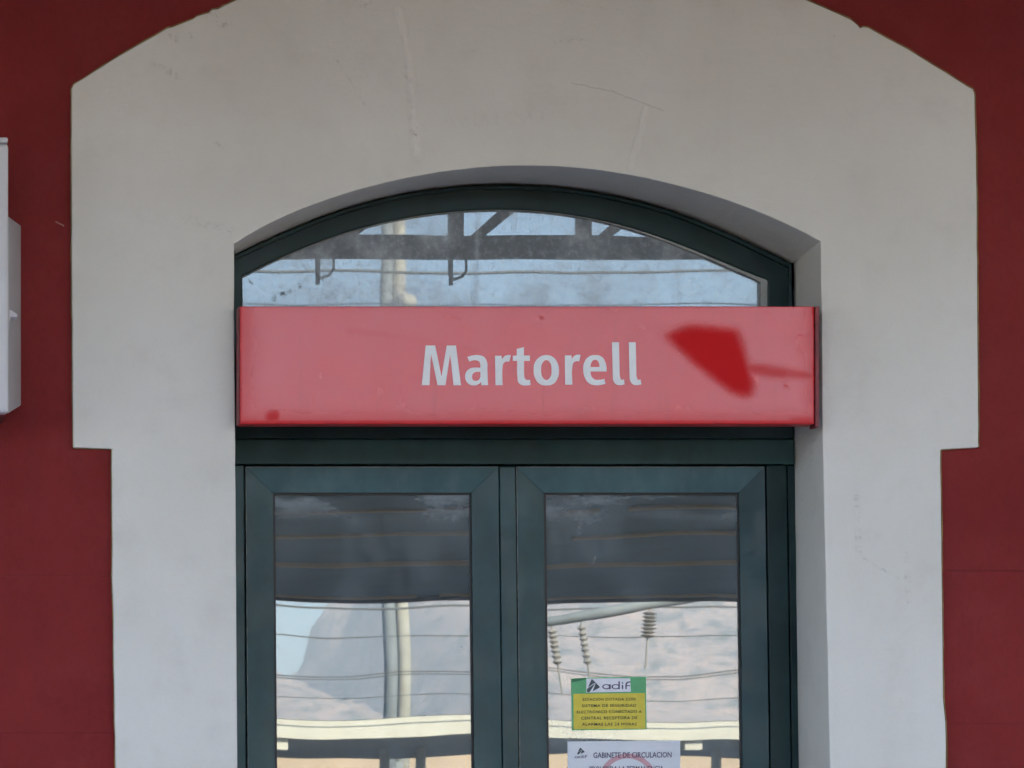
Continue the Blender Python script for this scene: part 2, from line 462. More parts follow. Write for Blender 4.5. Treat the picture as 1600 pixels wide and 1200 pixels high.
mh = mesh('mountain', V, F, t.pbr(t.mix(t.math('MULTIPLY', veg, .85), rock, (.085, .11, .10)), .9, normal=t.bump(t.noise(.02, 8, .65), 1.0, 14)), smooth=True, kind='structure')

# ------------------------------------------------------------------ station building
D = 0.31      # set-back of the door frame behind the wall face
FLOOR_V = PV + EYE / S

front = [(365.5,381),(402.5,359.5),(434,343),(496,317),(559,296),(621,280.5),(684,270),(746,262.5),(809,259),(862,259.5),
         (925,263.5),(987,273),(1050,288),(1112,306),(1175,327),(1237,352),(1282,378)]
back = [(344,409),(366.5,397),(402,380.6),(465,355.5),(527,330),(590,310.5),(652,299),(715,292),(800,288.5),(862,292),
        (925,299.5),(987,311),(1050,329),(1112,353.5),(1175,381),(1236,411)]
inner = [(378,432),(402,420),(465,391),(527,367),(590,349.5),(652,337.5),(715,330),(777,327.2),(800,327.2),(862,331.5),
         (925,341.5),(987,356.5),(1050,376.5),(1112,401),(1159,422),(1200,437)]
def fit(P, u0, u1, n=44, deg=6):
    P = np.array(P); c0 = P[:, 0].mean(); sc = np.ptp(P[:, 0]) / 2
    co = np.polyfit((P[:, 0] - c0) / sc, P[:, 1], deg)
    us = np.linspace(u0, u1, n)
    return [(float(u), float(np.polyval(co, (u - c0) / sc))) for u in us]
FA = fit(front, 365.5, 1282); BA = fit(back, 341, 1237); IA = fit(inner, 378, 1200)

building = root('station_building', (2, .02, 0), 'dark red rendered station wall with white arched doorway surround', 'building')
BOT = FLOOR_V + 4
# white surround with the reveal of the opening, one plaster skin
def jit(P, a=.7):
    return [(u + a * mnoise.noise(Vector((u * .07, v * .05, 1))), v + a * mnoise.noise(Vector((u * .06, v * .06, 7)))) for u, v in P]
def dens(P, step=14):
    out = []
    for (a, b), (c, d) in zip(P, P[1:]):
        n = max(1, int(math.hypot(c-a, d-b) / step))
        out += [(a + (c-a)*i/n, b + (d-b)*i/n) for i in range(n)]
    return out + [P[-1]]
arch_l = [(112.4,138),(116,131),(127,125),(158,104.5),(177,93),(222,66.5),(245,54),(256,47),(263,43),(268,42.5),(285,36),(303,29),(308,25),(317,22),(326,20),(331,15),(341,14),(348,9.5),(369,0)]
cx, rr, pk = 815, 1254, -81
arch_m = [(u, pk + rr - math.sqrt(rr*rr - (u-cx)**2)) for u in np.linspace(400, 1230, 40)]
arch_r = [(1258,-1),(1296,15),(1328,29.5),(1334,34),(1340,39),(1344,44),(1350,42),(1357,43),(1385,58.6),(1417,76),(1448,95),(1480,114),(1512,134.6),(1520,139),(1523,146)]
outer = (dens([(187, BOT), (181, 1200), (176, 900), (175, 702)], 25) + dens([(174, 701), (115, 699)], 20) + dens([(114.5, 697), (112, 400), (112.4, 150)], 25)
         + arch_l + arch_m + arch_r + dens([(1523.5, 150), (1526, 285), (1529, 690)], 25) + dens([(1529.5, 699), (1470, 702)], 20)
         + dens([(1469.5, 704), (1472, 900), (1474, 1090), (1477.5, 1130), (1478.5, 1200), (1490, BOT)], 25))
outer = jit(outer, .9)
jl = dens([(377, BOT), (371, 1200), (369, 900), (367.5, 700), (366, 480), (365.6, 386)], 30)
jr = dens([(1282.3, 384), (1285, 660), (1290, 900), (1297, 1200), (1316, BOT)], 30)
hole_f = jit(jl, .6) + jit(FA, .5) + jit(jr, .6)
jlb = [(340 + (v - 700) * .005, v) for u, v in jl]
jrb = [(1240 + max(0, v - 660) * .0125, v + 26 * (v < 700) * (700 - v) / 320) for u, v in jr]
hole_b = jlb + jit(BA, .6) + jit(jrb, .6)
Vf = [W(u, v, 0) for u, v in outer]; no = len(Vf)
Vh = [W(u, v, 0) for u, v in hole_f]; nh = len(Vh)
Vo = [p + Vector((0, .034, 0)) for p in Vf]
Vb = [W(u, v, D + .02) for u, v in hole_b]
V = Vf + Vh + Vo + Vb
F = [tuple(range(no)) + tuple(no + nh - 1 - i for i in range(nh))]
F += [(i, i+1, no+nh+i+1, no+nh+i) for i in range(no-1)]
F += [(no+i, no+i+1, 2*no+nh+i+1, 2*no+nh+i) for i in range(nh-1)]
sur = mesh('door_surround', V, F, M['plaster'], building, bevel=.004, angle=50)
pl = MB()
for i in range(no - 1):
    (a0, b0), (a1, b1) = outer[i], outer[i+1]
    l = math.hypot(a1-a0, b1-b0) or 1; wd = 1.7 + .8 * mnoise.noise(Vector((a0*.05, b0*.05, 2)))
    nx_, ny_ = (b1-b0)/l*wd, -(a1-a0)/l*wd
    if i and math.hypot(nx_ - ox, ny_ - oy) < 2: nx0, ny0 = ox, oy
    else: nx0, ny0 = nx_, ny_
    ox, oy = nx_, ny_
    q = [W(a0, b0, .012), W(a1, b1, .012), W(a1+nx_, b1+ny_, .012), W(a0+nx0, b0+ny0, .012)]
    pl.add(q + [p + Vector((0, .02, 0)) for p in q], [(0,1,2,3), (3,2,6,7), (4,7,6,5)])
M['ochre'] = simple('ochre_fringe', (.26, .205, .075), .8, .4, 20)  # ochre line painted in for lens colour fringing along the paint edge
pl.build('paint_edge_fringe', M['ochre'], building)
sur['label'] = 'white plaster door surround with stepped shoulders and chipped edge'

# masonry core with its opening, back and side walls, roof
core_open = [(315, BOT+8), (315, 420)] + [(u - (25 if u < 789 else -64), v - 60) for u, v in BA[::6]] + [(1306, 420), (1330, BOT+8)]
op = [(W(u, v, .05).x, W(u, v, .05).z) for u, v in core_open]
X0, X1, ZT = -11.0, 16.0, 5.6
mb = MB()
mb.prism([(X0, -.02), (op[0][0], -.02)] + op[1:-1] + [(op[-1][0], -.02), (X1, -.02), (X1, ZT), (X0, ZT)], .0225, .46)
mb.build('wall', M['joint'], building)
mb = MB(); mb.box(X0, X0+.4, .46, 9, 0, ZT); mb.box(X1-.4, X1, .46, 9, 0, ZT); mb.box(X0+.4, X1-.4, 8.6, 9, 0, ZT)
mb.build('rear_wall', M['red'], building)
mb = MB(); mb.add([(X0-.4,-.5,ZT),(X1+.4,-.5,ZT),(X1+.4,9.4,ZT),(X0-.4,9.4,ZT),(X0+3,4.5,ZT+1.9),(X1-3,4.5,ZT+1.9)],
                  [(0,1,2,3),(0,1,5,4),(1,2,5),(2,3,4,5),(3,0,4)])
mb.build('roof', M['roof_tile'], building)
mb = MB(); mb.box(-1, 5.5, 3.6, 3.7, .01, 3.9); mb.build('inner_partition', M['dark'], building)
# red render courses, each a panel with an open joint
courses = [BOT + 8, 2125, 1880, 1635, 1390, 1145, 900, 655, 410, 165, -80, -325, -560, -900]
def panel(u0, v0, u1, v1, k):
    g = .12
    mb = MB(); mb.px(rect(u0 + g, v0 + g, u1 - g, v1 - g), .0192 + .0004 * (k % 3), .0222)
    mb.build('wall_panel', M['red'], building, bevel=.001)
for k in range(len(courses) - 1):
    vb, vt = courses[k], courses[k+1]
    if vt < 890: break
    panel(-1500, vt, 300, vb, k); panel(1330, vt - (8 if vt == 900 else 14), 3000, vb - (14 if vb > 1000 else 8), k + 1)
for P in ([(-1500, -560), (799.6, -560), (799.6, 200), (300, 200), (300, 899.3), (-1500, 899.3)],
          [(800.4, -560), (3000, -560), (3000, 891.3), (1330, 891.3), (1330, 200), (800.4, 200)]):
    mb = MB(); mb.px(P, .0197, .0222); mb.build('wall_panel', M['red'], building, bevel=.001)

# ------------------------------------------------------------------ double door
door = root('double_door', tuple(W(789, FLOOR_V, D)), 'dark green double door with mirrored panes and arched transom window', 'door'); door['kind'] = 'thing'
def lean(u, v):
    return u + max(0, v - 727) * (.0074 + (u - 383) / 812 * .0075)
def LP(P): return [(lean(u, v), v) for u, v in P]
DB = 2190
# arched outer frame
mb = MB()
mb.px([(341, 640)] + BA + [(1241, 640), (1200, 640)] + IA[::-1] + [(378, 640)], D, D + .06)
mb.build('arch_frame', M['paint_dark'], door, bevel=.004, angle=40)
mb = MB()   # thin outer lip following the arch
LO = [(u, v + 1.0) for u, v in BA]; LI = [(789 + (u - 789) * .991, v + 6.5) for u, v in BA]
mb.px([(341, 560)] + LO + [(1240, 560), (1234, 560)] + LI[::-1] + [(346, 560)], D - .014, D - .001)
mb.build('arch_lip', M['paint_dark'], door, bevel=.002, angle=40)
mb = MB()
IO = [(789 + (u - 789) * .999, v + .6) for u, v in IA]; II = [(789 + (u - 789) * .998, v + 1.2 + 5 * max(0, (u - 900) / 300)) for u, v in IA]
mb.px([(378.6, 600)] + IO + [(1199.4, 600), (1189, 600), (1189, 441)] + II[-2::-1] + [(382, 600)], D + .006, D + .0195)
mb.build('glazing_bead', M['putty'], door)
mb = MB(); mb.px([(374, 620)] + [(u, v - 6) for u, v in IA] + [(1204, 620)], D + .020, D + .0255)
mb.build('transom_pane', M['glass_top'], door)
# transom bar in two profiles, jambs
mb = MB(); mb.px(rect(341, 600, 1241, 685.2), D - .006, D + .09); mb.build('transom_bar', M['paint_dark'], door, bevel=.003)
mb = MB()
a0, a1 = W(341, 686.4, D), W(1241, 725.5, D)
mb.add([(a0.x, D-.001, a0.z), (a1.x, D-.001, a0.z), (a1.x, D-.007, a1.z), (a0.x, D-.007, a1.z),
        (a0.x, D+.09, a0.z), (a1.x, D+.09, a0.z), (a1.x, D+.09, a1.z), (a0.x, D+.09, a1.z)],
       [(0,1,2,3),(4,7,6,5),(0,4,5,1),(1,5,6,2),(2,6,7,3),(3,7,4,0)])
hr = mb.build('head_rail', M['paint'], door, bevel=.002)
for (ua, ub) in ((341, 381.5), (1197.5, 1229), (1230.5, 1242)):
    mb = MB(); mb.px(LP([(ua, 727), (ub, 727), (ub, DB), (ua, DB)]), D - (.004 if ub < 1235 else -.012), D + .09)
    mb.build('jamb', M['paint_dark'] if ua > 1000 else M['paint'], door, bevel=.003)

def leaf(u0, u1, g0, g1, glass, bev_dir):
    """one door leaf: mitred sloping profiles round a pane"""
    vt, gt, gb, vb = 729, 770, 2020, DB
    yo, yi = D - .010, D + .004
    w = root_part = None
    O = LP([(u0, vt), (u1, vt), (u1, vb), (u0, vb)]); G = LP([(g0, gt), (g1, gt), (g1, gb), (g0, gb)])
    Ow = [W(u, v, yo) for u, v in O]; Gw = [W(u, v, yi) for u, v in G]
    lf = MB()
    for a, b in zip(Ow, Gw): pass
    # backing sheet is the leaf itself: a thin ring behind the profiles
    n = 4
    Vb = [p + Vector((0, .045 - 0, 0)) for p in Ow] + [Vector((p.x, Ow[0].y + .045, p.z)) for p in Gw] + [p + Vector((0, .03, 0)) for p in Ow] + [Vector((p.x, Ow[0].y + .03, p.z)) for p in Gw]
    Fb = []
    for i in range(4):
        j = (i + 1) % 4
        Fb += [(i, j, 4+j, 4+i), (8+i, 12+i, 12+j, 8+j), (i, 8+i, 8+j, j), (4+i, 4+j, 12+j, 12+i)]
    L = mesh('door_leaf', Vb, Fb, M['paint'], door)
    for i, nm in ((0, 'rail'), (1, 'stile'), (2, 'rail'), (3, 'stile')):
        j = (i + 1) % 4
        A, B, C, E = Ow[i], Ow[j], Gw[j], Gw[i]
        # outer lip: small highlight edge
        q = lambda p: Vector((p.x, D + .018, p.z))
        V = [A, B, C, E, q(A), q(B), q(C), q(E)]
        mesh(nm, V, [(0,1,2,3), (4,7,6,5), (0,4,5,1), (1,5,6,2), (2,6,7,3), (3,7,4,0)], M['paint_clean' if (i == 1 and u1 > 1000) else 'paint_dusty_sheen' if i == 0 else 'paint'], L, bevel=.0009, angle=20)
    Gi = LP([(g0+3.4, gt+3.6), (g1-3.4, gt+3.6), (g1-3.4, gb-4), (g0+3.4, gb-4)])
    Go = LP([(g0-1, gt-1), (g1+1, gt-1), (g1+1, gb+1), (g0-1, gb+1)])
    V = [W(u, v, D+.013) for u, v in Go] + [W(u, v, D+.0135) for u, v in Gi] + [W(u, v, D+.022) for u, v in Gi]
    F = []
    for i in range(4):
        j = (i+1) % 4; F += [(i, j, 4+j, 4+i), (4+i, 4+j, 8+j, 8+i)]
    mesh('gasket', V, F, M['gasket'], L)
    mb = MB(); mb.px(Go, D + .0200, D + .0255); mb.build('glass_pane', glass, L)
    return L
leaf(383.5, 778.8, 426, 736, M['glass_door_l'], 1)
leaf(806.5, 1195, 849, 1154, M['glass_door_r'], -1)
mb = MB(); mb.px(LP([(780.8, 729), (805.4, 729), (805.4, DB), (780.8, DB)]), D - .016, D + .02)
mb.build('meeting_strip', M['paint'], door, bevel=.003)
mb = MB(); mb.px(rect(341, DB + 2, 1264, FLOOR_V + 4), D - .02, D + .09); mb.build('threshold', M['concrete'], door)
# narrow pale strips: highlights painted along the leaf edges
M['edge_shine'] = simple('painted_edge_highlight', (.20, .22, .21), .5, .5, 40)
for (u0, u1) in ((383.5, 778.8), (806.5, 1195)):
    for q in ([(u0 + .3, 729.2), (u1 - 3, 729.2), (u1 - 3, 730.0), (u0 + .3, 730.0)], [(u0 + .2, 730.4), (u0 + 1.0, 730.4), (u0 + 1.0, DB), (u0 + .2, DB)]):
        mb = MB(); mb.px(LP(q), D - .0125, D - .0105); mb.build('edge_highlight', M['edge_shine'], door)

# ------------------------------------------------------------------ station sign
YF, YB = -.055, .005
sgn = root('station_sign', tuple(W(825, 664, 0)), 'long red station name sign reading Martorell with sprayed arrow-like patch', 'sign')
s0, s1 = W(375, 478.5, YF), W(1279.5, 662.5, YF)
mb = MB(); mb.box(s0.x, s1.x - .012, YF, YB, s1.z, s0.z)
sign_panel = mb.build('panel', M['sign'], sgn, bevel=.003)
M['sign_edge'] = simple('red_sign_edge', (.20, .022, .030), .45, .25, 14)
mb = MB(); mb.box(s0.x - .0035, s0.x - .0005, YF + .004, YB - .002, s1.z + .001, s0.z - .001); mb.build('end_cap', M['sign_edge'], sgn, bevel=.001)
mb = MB(); mb.box(s1.x - .0105, s1.x, YF - .004, YB - .004, s1.z - .008, s0.z - .001); mb.build('end_cap', M['sign_edge'], sgn, bevel=.002)
mb = MB()
for uu in (470, 1180):
    mb = MB(); mb.box(W(uu,0).x, W(uu,0).x + .05, YB, D - .006, s1.z + .05, s1.z + .09)
    mb.build('bracket', M['steel'], sgn)

def outline(name, contours, mat, parent, y, thick=.0008, conv=None):
    """filled 2D outline from (x, y, corner) contours"""
    cu = bpy.data.curves.new(name, 'CURVE'); cu.dimensions = '2D'; cu.fill_mode = 'BOTH'; cu.extrude = thick / 2; cu.resolution_u = 6
    for c in contours:
        sp = cu.splines.new('BEZIER'); sp.bezier_points.add(len(c) - 1); sp.use_cyclic_u = True
        for bp, p in zip(sp.bezier_points, c):
            w = conv(p[0], p[1]); bp.co = (w[0], w[1], 0)
            h = 'VECTOR' if len(p) > 2 else 'AUTO'
            bp.handle_left_type = h; bp.handle_right_type = h
    o = bpy.data.objects.new(name, cu); COL.objects.link(o)
    bpy.context.view_layer.update()
    me = bpy.data.meshes.new_from_object(o.evaluated_get(bpy.context.evaluated_depsgraph_get()))
    V = [(v.co.x, y - v.co.z, v.co.y) for v in me.vertices]; F = [tuple(p.vertices) for p in me.polygons]
    bpy.data.objects.remove(o); bpy.data.curves.remove(cu); bpy.data.meshes.remove(me)
    return mesh(name, V, F, mat, parent)

c = 1
LET = [
 ('m', 0, [[(78,685,c),(133,132,c),(265,132,c),(353,565,c),(425,132,c),(553,132,c),(623,685,c),(520,685,c),(473,250,c),(408,685,c),(298,685,c),(207,245,c),(185,685,c)]]),
 ('a', 0, [[(712,290,c),(800,268),(880,268),(950,297),(985,360),(990,470,c),(998,684,c),(905,684,c),(903,640,c),(862,674),(800,688),(730,668),(690,612),(680,557),(695,502),(740,457),(805,440),(893,441,c),(892,400),(876,357),(830,339),(785,342),(738,357,c)],
          [(893,500,c),(835,499),(792,524),(778,570),(790,610),(828,623),(868,610),(893,570,c)]]),
 ('r', 0, [[(1095,275,c),(1185,275,c),(1195,325,c),(1222,285),(1262,268),(1315,267,c),(1295,356,c),(1250,358),(1215,380),(1202,430),(1200,684,c),(1103,684,c)]]),
 ('t', 0, [[(1398,180,c),(1497,155,c),(1497,272,c),(1580,272,c),(1580,347,c),(1500,347,c),(1501,540),(1508,585),(1530,608),(1582,611,c),(1590,680,c),(1530,688),(1462,680),(1420,645),(1407,575),(1404,347,c),(1343,347,c),(1343,276,c),(1398,272,c)]]),
 ('o', 1, [[(253,265),(345,293),(407,370),(428,470),(410,588),(347,668),(255,688),(163,668),(98,588),(77,470),(95,370),(160,293)],
          [(253,335),(302,368),(325,470),(305,578),(253,612),(204,578),(180,470),(205,368)]]),
 ('r', 1, [[(510,270,c),(600,270,c),(610,320,c),(637,280),(677,263),(730,262,c),(710,351,c),(665,353),(630,375),(615,425),(614,677,c),(515,677,c)]]),
 ('e', 1, [[(930,265),(1018,287),(1070,355),(1088,440),(1088,495,c),(865,495,c),(880,560),(922,603),(975,611),(1060,596,c),(1075,666,c),(1010,681),(940,686),(850,660),(788,580),(765,470),(785,355),(848,284)],
          [(865,432,c),(993,432,c),(985,380),(962,342),(932,330),(897,344),(873,385)]]),
 ('l', 1, [[(1165,88,c),(1262,88,c),(1270,500,c),(1277,575),(1296,607),(1332,605,c),(1340,674,c),(1280,685),(1218,670),(1184,620),(1175,540,c)]]),
 ('l', 1, [[(1398,88,c),(1495,88,c),(1503,500,c),(1510,575),(1529,607),(1562,605,c),(1572,674,c),(1513,685),(1451,670),(1417,620),(1408,540,c)]]),
]
for nm, z, cs in LET:
    def conv(x, y, z=z):
        p = W((650, 825)[z] + x / 8.889, 525 + y / 8.889, YF); return (p.x, p.z)
    outline('letter', cs, M['letter'], sign_panel, YF - .0012, .0012, conv)

# ------------------------------------------------------------------ stickers on the right pane
YG = D + .0195
def text(name, body, u0, u1, vt, vb, y, mat, parent, bold=0.0, tilt=0.0, spacing=1.0):
    cu = bpy.data.curves.new(name, 'FONT'); cu.body = body; cu.offset = bold; cu.extrude = 0; cu.resolution_u = 3; cu.space_character = spacing
    o = bpy.data.objects.new(name, cu); COL.objects.link(o); bpy.context.view_layer.update()
    me = bpy.data.meshes.new_from_object(o.evaluated_get(bpy.context.evaluated_depsgraph_get()))
    P = np.array([v.co[:2] for v in me.vertices]); F = [tuple(p.vertices) for p in me.polygons]
    bpy.data.objects.remove(o); bpy.data.curves.remove(cu); bpy.data.meshes.remove(me)
    lo, hi = P.min(0), P.max(0)
    cap = hi[1] if body.isupper() and 'Ó' not in body else None
    h = .73 if 'Ó' in body else hi[1] - max(lo[1], 0) * 0
    V = []
    for x, z in P:
        a = (x - lo[0]) / (hi[0] - lo[0]); b = z / h
        V.append(W(u0 + a * (u1 - u0), vb - b * (vb - vt) + tilt * (a - .5), y))
    return mesh(name, V, F, mat, parent)

def adif(parent, conv, y, mat, tri):
    """the round lettering and the split triangle emblem"""
    ell = lambda cx, cy, rx, ry: [(cx + rx * math.cos(k * math.pi / 6), cy + ry * math.sin(k * math.pi / 6)) for k in range(12)]
    box_ = lambda a, b, d, e: [(a, b, 1), (d, b, 1), (d, e, 1), (a, e, 1)]
    for cxx in (768, 947):
        outline('emblem_letter', [ell(cxx, 283, 80, 49), ell(cxx, 283, 55, 33)], mat, parent, y, .0002, conv)
    for b in ((826, 236, 850, 330), (1000, 180, 1026, 332), (1065, 248, 1091, 330), (1065, 198, 1091, 222), (1160, 254, 1222, 272)):
        outline('emblem_letter', [box_(*b)], mat, parent, y - .0003, .0002, conv)
    outline('emblem_letter', [[(1135, 328, 1), (1135, 240), (1155, 200), (1192, 184), (1236, 184, 1), (1236, 203, 1), (1200, 205), (1172, 222), (1161, 250), (1161, 328, 1)]], mat, parent, y, .0002, conv)
    for P in ([(488,132),(556,214),(515,226),(412,300),(426,268)], [(492,134),(640,284),(634,302),(500,372),(560,226)], [(518,240),(404,318),(392,352),(398,382),(432,394),(456,372),(548,232)]):
        outline('emblem', [[(x, yy, 1) for x, yy in P]], tri, parent, y, .0002, conv)

stk = root('security_sticker', tuple(W(951, 1141, YG)), 'small green and yellow security sticker on right door pane', 'sticker')
q12 = lambda x, y: (885 + x / 12.31, 1050 + y / 12.31)
def conv12(x, y):
    p = W(*q12(x, y), YG - .001); return (p.x, p.z)
mb = MB(); mb.px([q12(90,128), q12(370,108), q12(1530,90), q12(1545,1105), q12(105,1125)], YG - .0004, YG + .0002); mb.build('backing', M['st_green'], stk)
mb = MB(); mb.px([q12(91,130), q12(375,110), q12(380,138), q12(95,205)], YG - .0007, YG - .0004); mb.build('dark_corner', M['st_dkgreen'], stk)
mb = MB(); mb.px([q12(135,420), q12(1510,405), q12(1520,1090), q12(140,1102)], YG - .0007, YG - .0004); field = mb.build('text_field', M['st_yellow'], stk)
mb = MB(); mb.px([q12(385,124), q12(1228,120), q12(1240,380), q12(385,394)], YG - .0009, YG - .0004); logo_f = mb.build('logo_field', M['st_white'], stk)
adif(logo_f, conv12, YG - .0015, M['ink_violet'], M['ink_logo'])
for body, x0, x1, yt, yb, tl in (('ESTACIÓN DOTADA CON', 315, 1325, 495, 550, -8), ('SISTEMA DE SEGURIDAD', 300, 1342, 618, 670, -8), ('ELECTRÓNICO CONECTADO A', 200, 1448, 735, 790, -12),
                             ('CENTRAL RECEPTORA DE', 285, 1365, 855, 910, -8), ('ALARMAS LAS 24 HORAS', 300, 1352, 975, 1030, -6)):
    u0, vt = q12(x0, yt); u1, vb = q12(x1, yb)
    text('text_line', body, u0, u1, vt, vb, YG - .0014, M['ink'], field, bold=.014, tilt=tl / 12.31, spacing=1.12)

nt = root('office_notice', tuple(W(975, 1278, YG)), 'white paper notice headed GABINETE DE CIRCULACION on right door pane', 'notice')
q9 = lambda x, y: (885 + x / 8.889, 1150 + y / 8.889)
mb = MB(); mb.px([q9(15,76), q9(1580,62), q9(1592,1130), q9(28,1142)], YG - .0006, YG + .0002); mb.build('sheet', M['paper'], nt)
ell = lambda cx, cy, r: [(cx + r * math.cos(k * math.pi / 12), cy + r * math.sin(k * math.pi / 12)) for k in range(24)]
def conv9(x, y):
    p = W(*q9(x, y), YG - .001); return (p.x, p.z)
outline('prohibition_ring', [ell(850, 655, 412), ell(850, 655, 344)], M['ring'], nt, YG - .0011, .0002, conv9)
def conv_small(x, y):   # the emblem, stacked above its lettering, at notice size
    if x > 660: return conv9(115 + (x - 690) / 545 * 175, 262 + (y - 180) / 152 * 46)
    return conv9(150 + (x - 392) / 248 * 102, 160 + (y - 132) / 262 * 98)
adif(nt, conv_small, YG - .0019, M['ink_violet'], M['ink_logo'])
u0, vt = q9(375, 225); u1, vb = q9(1460, 300)
text('text_line', 'GABINETE DE CIRCULACION', u0, u1, vt, vb, YG - .0020, M['ink_violet'], nt, bold=.012, tilt=-.9)
u0, vt = q9(322, 418); u1, vb = q9(1350, 492)
text('text_line', 'PROHIBIDA LA PERMANENCIA', u0, u1, vt, vb, YG - .0020, M['ink_violet'], nt, bold=.006, tilt=-.9)

# ------------------------------------------------------------------ wall cabinet at the left edge
cab = root('wall_cabinet', tuple(W(-60, 660, 0)), 'white wall cabinet with tapered side darkened to paint its shade at left edge of the wall', 'cabinet')
yb, yf = .019, -.20
f = [W(-260, 338, yf), W(14, 338, yf), W(14, 646, yf), W(-260, 646, yf)]
b = [W(-280, 352, yb), W(33, 352, yb), W(33, 634, yb), W(-280, 634, yb)]
mesh('housing', f + b, [(0,1,2,3),(4,7,6,5),(0,4,5,1),(1,5,6,2),(2,6,7,3),(3,7,4,0)], M['cabinet_side'], cab, bevel=.004)
mb = MB(); a, e = W(-262, 224, yf - .05), W(13, 645, yf - .05); mb.box(a.x, e.x, yf - .05, yf - .001, e.z, a.z); mb.build('front_cover', M['cabinet'], cab, bevel=.009)
mb = MB(); a, e = W(-262, 214, yf - .05), W(12.5, 223, yf - .05); mb.box(a.x, e.x, yf - .05, yf - .001, e.z, a.z); mb.build('top_trim', M['cabinet'], cab, bevel=.005)
l0, l1 = W(14, 488, -.15), W(26, 499, -.15)
mb = MB(); mb.prism([(l0.x-.004, l0.z), (l0.x+.004, l0.z), (l1.x, l1.z+.008), (l1.x, l1.z), (l0.x+.002, l1.z), (l0.x, l1.z-.012), (l0.x-.004, l1.z-.012)], -.19, -.14); mb.build('latch', M['cabinet'], cab, bevel=.002)
mb = MB(); a, e = W(-200, 646, -.15), W(8, 653, -.15); mb.box(a.x, e.x, -.19, -.03, e.z, a.z); mb.build('cable_tray', M['joint'], cab, bevel=.003)

# ------------------------------------------------------------------ canopy over the station platform
can = root('platform_canopy', (2, -2.2, 4.1), 'station platform canopy with lattice edge girder seen mirrored in the transom', 'canopy')
mb = MB()
mb.add([(-11,.0,4.72),(16,.0,4.72),(16,-5.6,4.57),(-11,-5.6,4.57),(-11,.0,4.82),(16,.0,4.82),(16,-5.6,4.67),(-11,-5.6,4.67)],
       [(0,3,2,1),(4,5,6,7),(0,1,5,4),(1,2,6,5),(2,3,7,6),(3,0,4,7)])
mb.build('roof_deck', M['soffit_home'], can)
GY = -4.3
mb = MB(); mb.box(-11, 16, GY-.035, GY+.035, 4.087, 4.148); mb.build('bottom_chord', M['girder'], can)
mb = MB(); mb.box(-11, 16, GY-.035, GY+.035, 4.51, 4.565); mb.build('top_chord', M['girder'], can)
mb = MB(); mb.tube([(-11, GY-.26, 4.205), (16, GY-.26, 4.205)], .020); mb.build('gutter_pipe', M['steel_lt'], can)
for i in range(-24, 24):
    x = 2.755 + .522 * i
    mb = MB(); mb.box(x - .028, x + .028, GY-.03, GY+.03, 4.149, 4.51); mb.build('web_post', M['girder'], can)
    mb = MB(); mb.prism([(x + .029, 4.15), (x + .085, 4.15), (x + .493, 4.47), (x + .493, 4.508), (x + .44, 4.508)], GY-.02, GY+.02); mb.build('web_diagonal', M['girder'], can)
for xx in (2.185, 2.728, 4.4, 1.15):
    mb = MB(); mb.tube([(xx, GY, 4.087), (xx, GY, 4.02), (xx + .02, GY, 4.005), (xx + .052, GY, 4.015), (xx + .07, GY, 4.04), (xx + .068, GY, 4.087)], .006, 6)
    mb.tube([(xx + .006, GY, 4.087), (xx + .006, GY, 3.98)], .010, 6); mb.build('hook', M['steel'], can)
for xx in (-8, -2.6, 7.4, 12.8):
    mb = MB(); mb.tube([(xx, -4.0, 0), (xx, -4.0, 4.58)], .07, 12); mb.build('column', M['steel'], can)

# ------------------------------------------------------------------ island platform canopy
isl = root('island_canopy', (6, -15.6, 0), 'dark canopy of the island platform mirrored in the door panes', 'canopy')
mb = MB(); mb.box(-30, 45, -20.35, -10.8, 4.0, 4.12); mb.build('roof_deck', M['soffit'], isl)
for yy, h in ((-11.6, .02), (-13.3, .02), (-15.0, .02), (-17.1, .028), (-20.2, .02)):
    for x0 in range(-30, 45, 5):
        mb = MB(); mb.box(x0 + .55, x0 + 5.35, yy - .05, yy + .05, 4.0 - h, 3.999); mb.build('purlin', M['beige'], isl)
mb = MB(); mb.box(-30, 45, -20.42, -20.351, 3.96, 4.2); mb.build('fascia', M['steel'], isl)
mb = MB(); mb.box(-30, 45, -10.799, -10.74, 3.9, 4.2); mb.build('fascia', M['steel'], isl)
for xx in (-18, -9, 0, 9.4, 18, 27):
    mb = MB(); mb.tube([(xx, -15.6, 0), (xx, -15.6, 3.99)], .09, 12); mb.build('column', M['steel'], isl)

# ------------------------------------------------------------------ masts, wires and far canopy (mirrored in the panes)
mast = root('floodlight_mast', (12.6, -64.5, 0), 'pale twin floodlight mast mirrored in the left door pane', 'mast')
mb = MB(); mb.tube([(12.52, -64.5, 0), (12.40, -64.5, 16.5)], [.15, .12], 20); mb.build('post', M['steel_lt'], mast, smooth=True)
mb = MB(); mb.tube([(12.86, -64.9, 0), (12.72, -64.9, 16.5)], [.16, .13], 20); mb.build('post', M['pole'], mast, smooth=True)
for zz in (1.2, 4, 8, 12, 15.8):
    mb = MB(); mb.box(12.5, 12.8, -64.85, -64.6, zz, zz + .2); mb.build('tie_plate', M['steel_lt'], mast)
lamp = root('mast_lamp', (12.62, -64.0, 13.2), 'white globe lamp on the twin mast', 'lamp')
bm = bmesh.new(); bmesh.ops.create_uvsphere(bm, u_segments=20, v_segments=12, radius=.22)
mesh('globe', [Vector(v.co) + Vector((12.75, -64.1, 13.55)) for v in bm.verts], [tuple(x.index for x in fc.verts) for fc in bm.faces], M['white_metal'], lamp, smooth=True); bm.free()
mb = MB(); mb.tube([(12.75, -64.1, 13.4), (12.75, -64.1, 13.1), (12.6, -64.4, 12.9)], .03, 8); mb.build('arm', M['steel'], lamp)

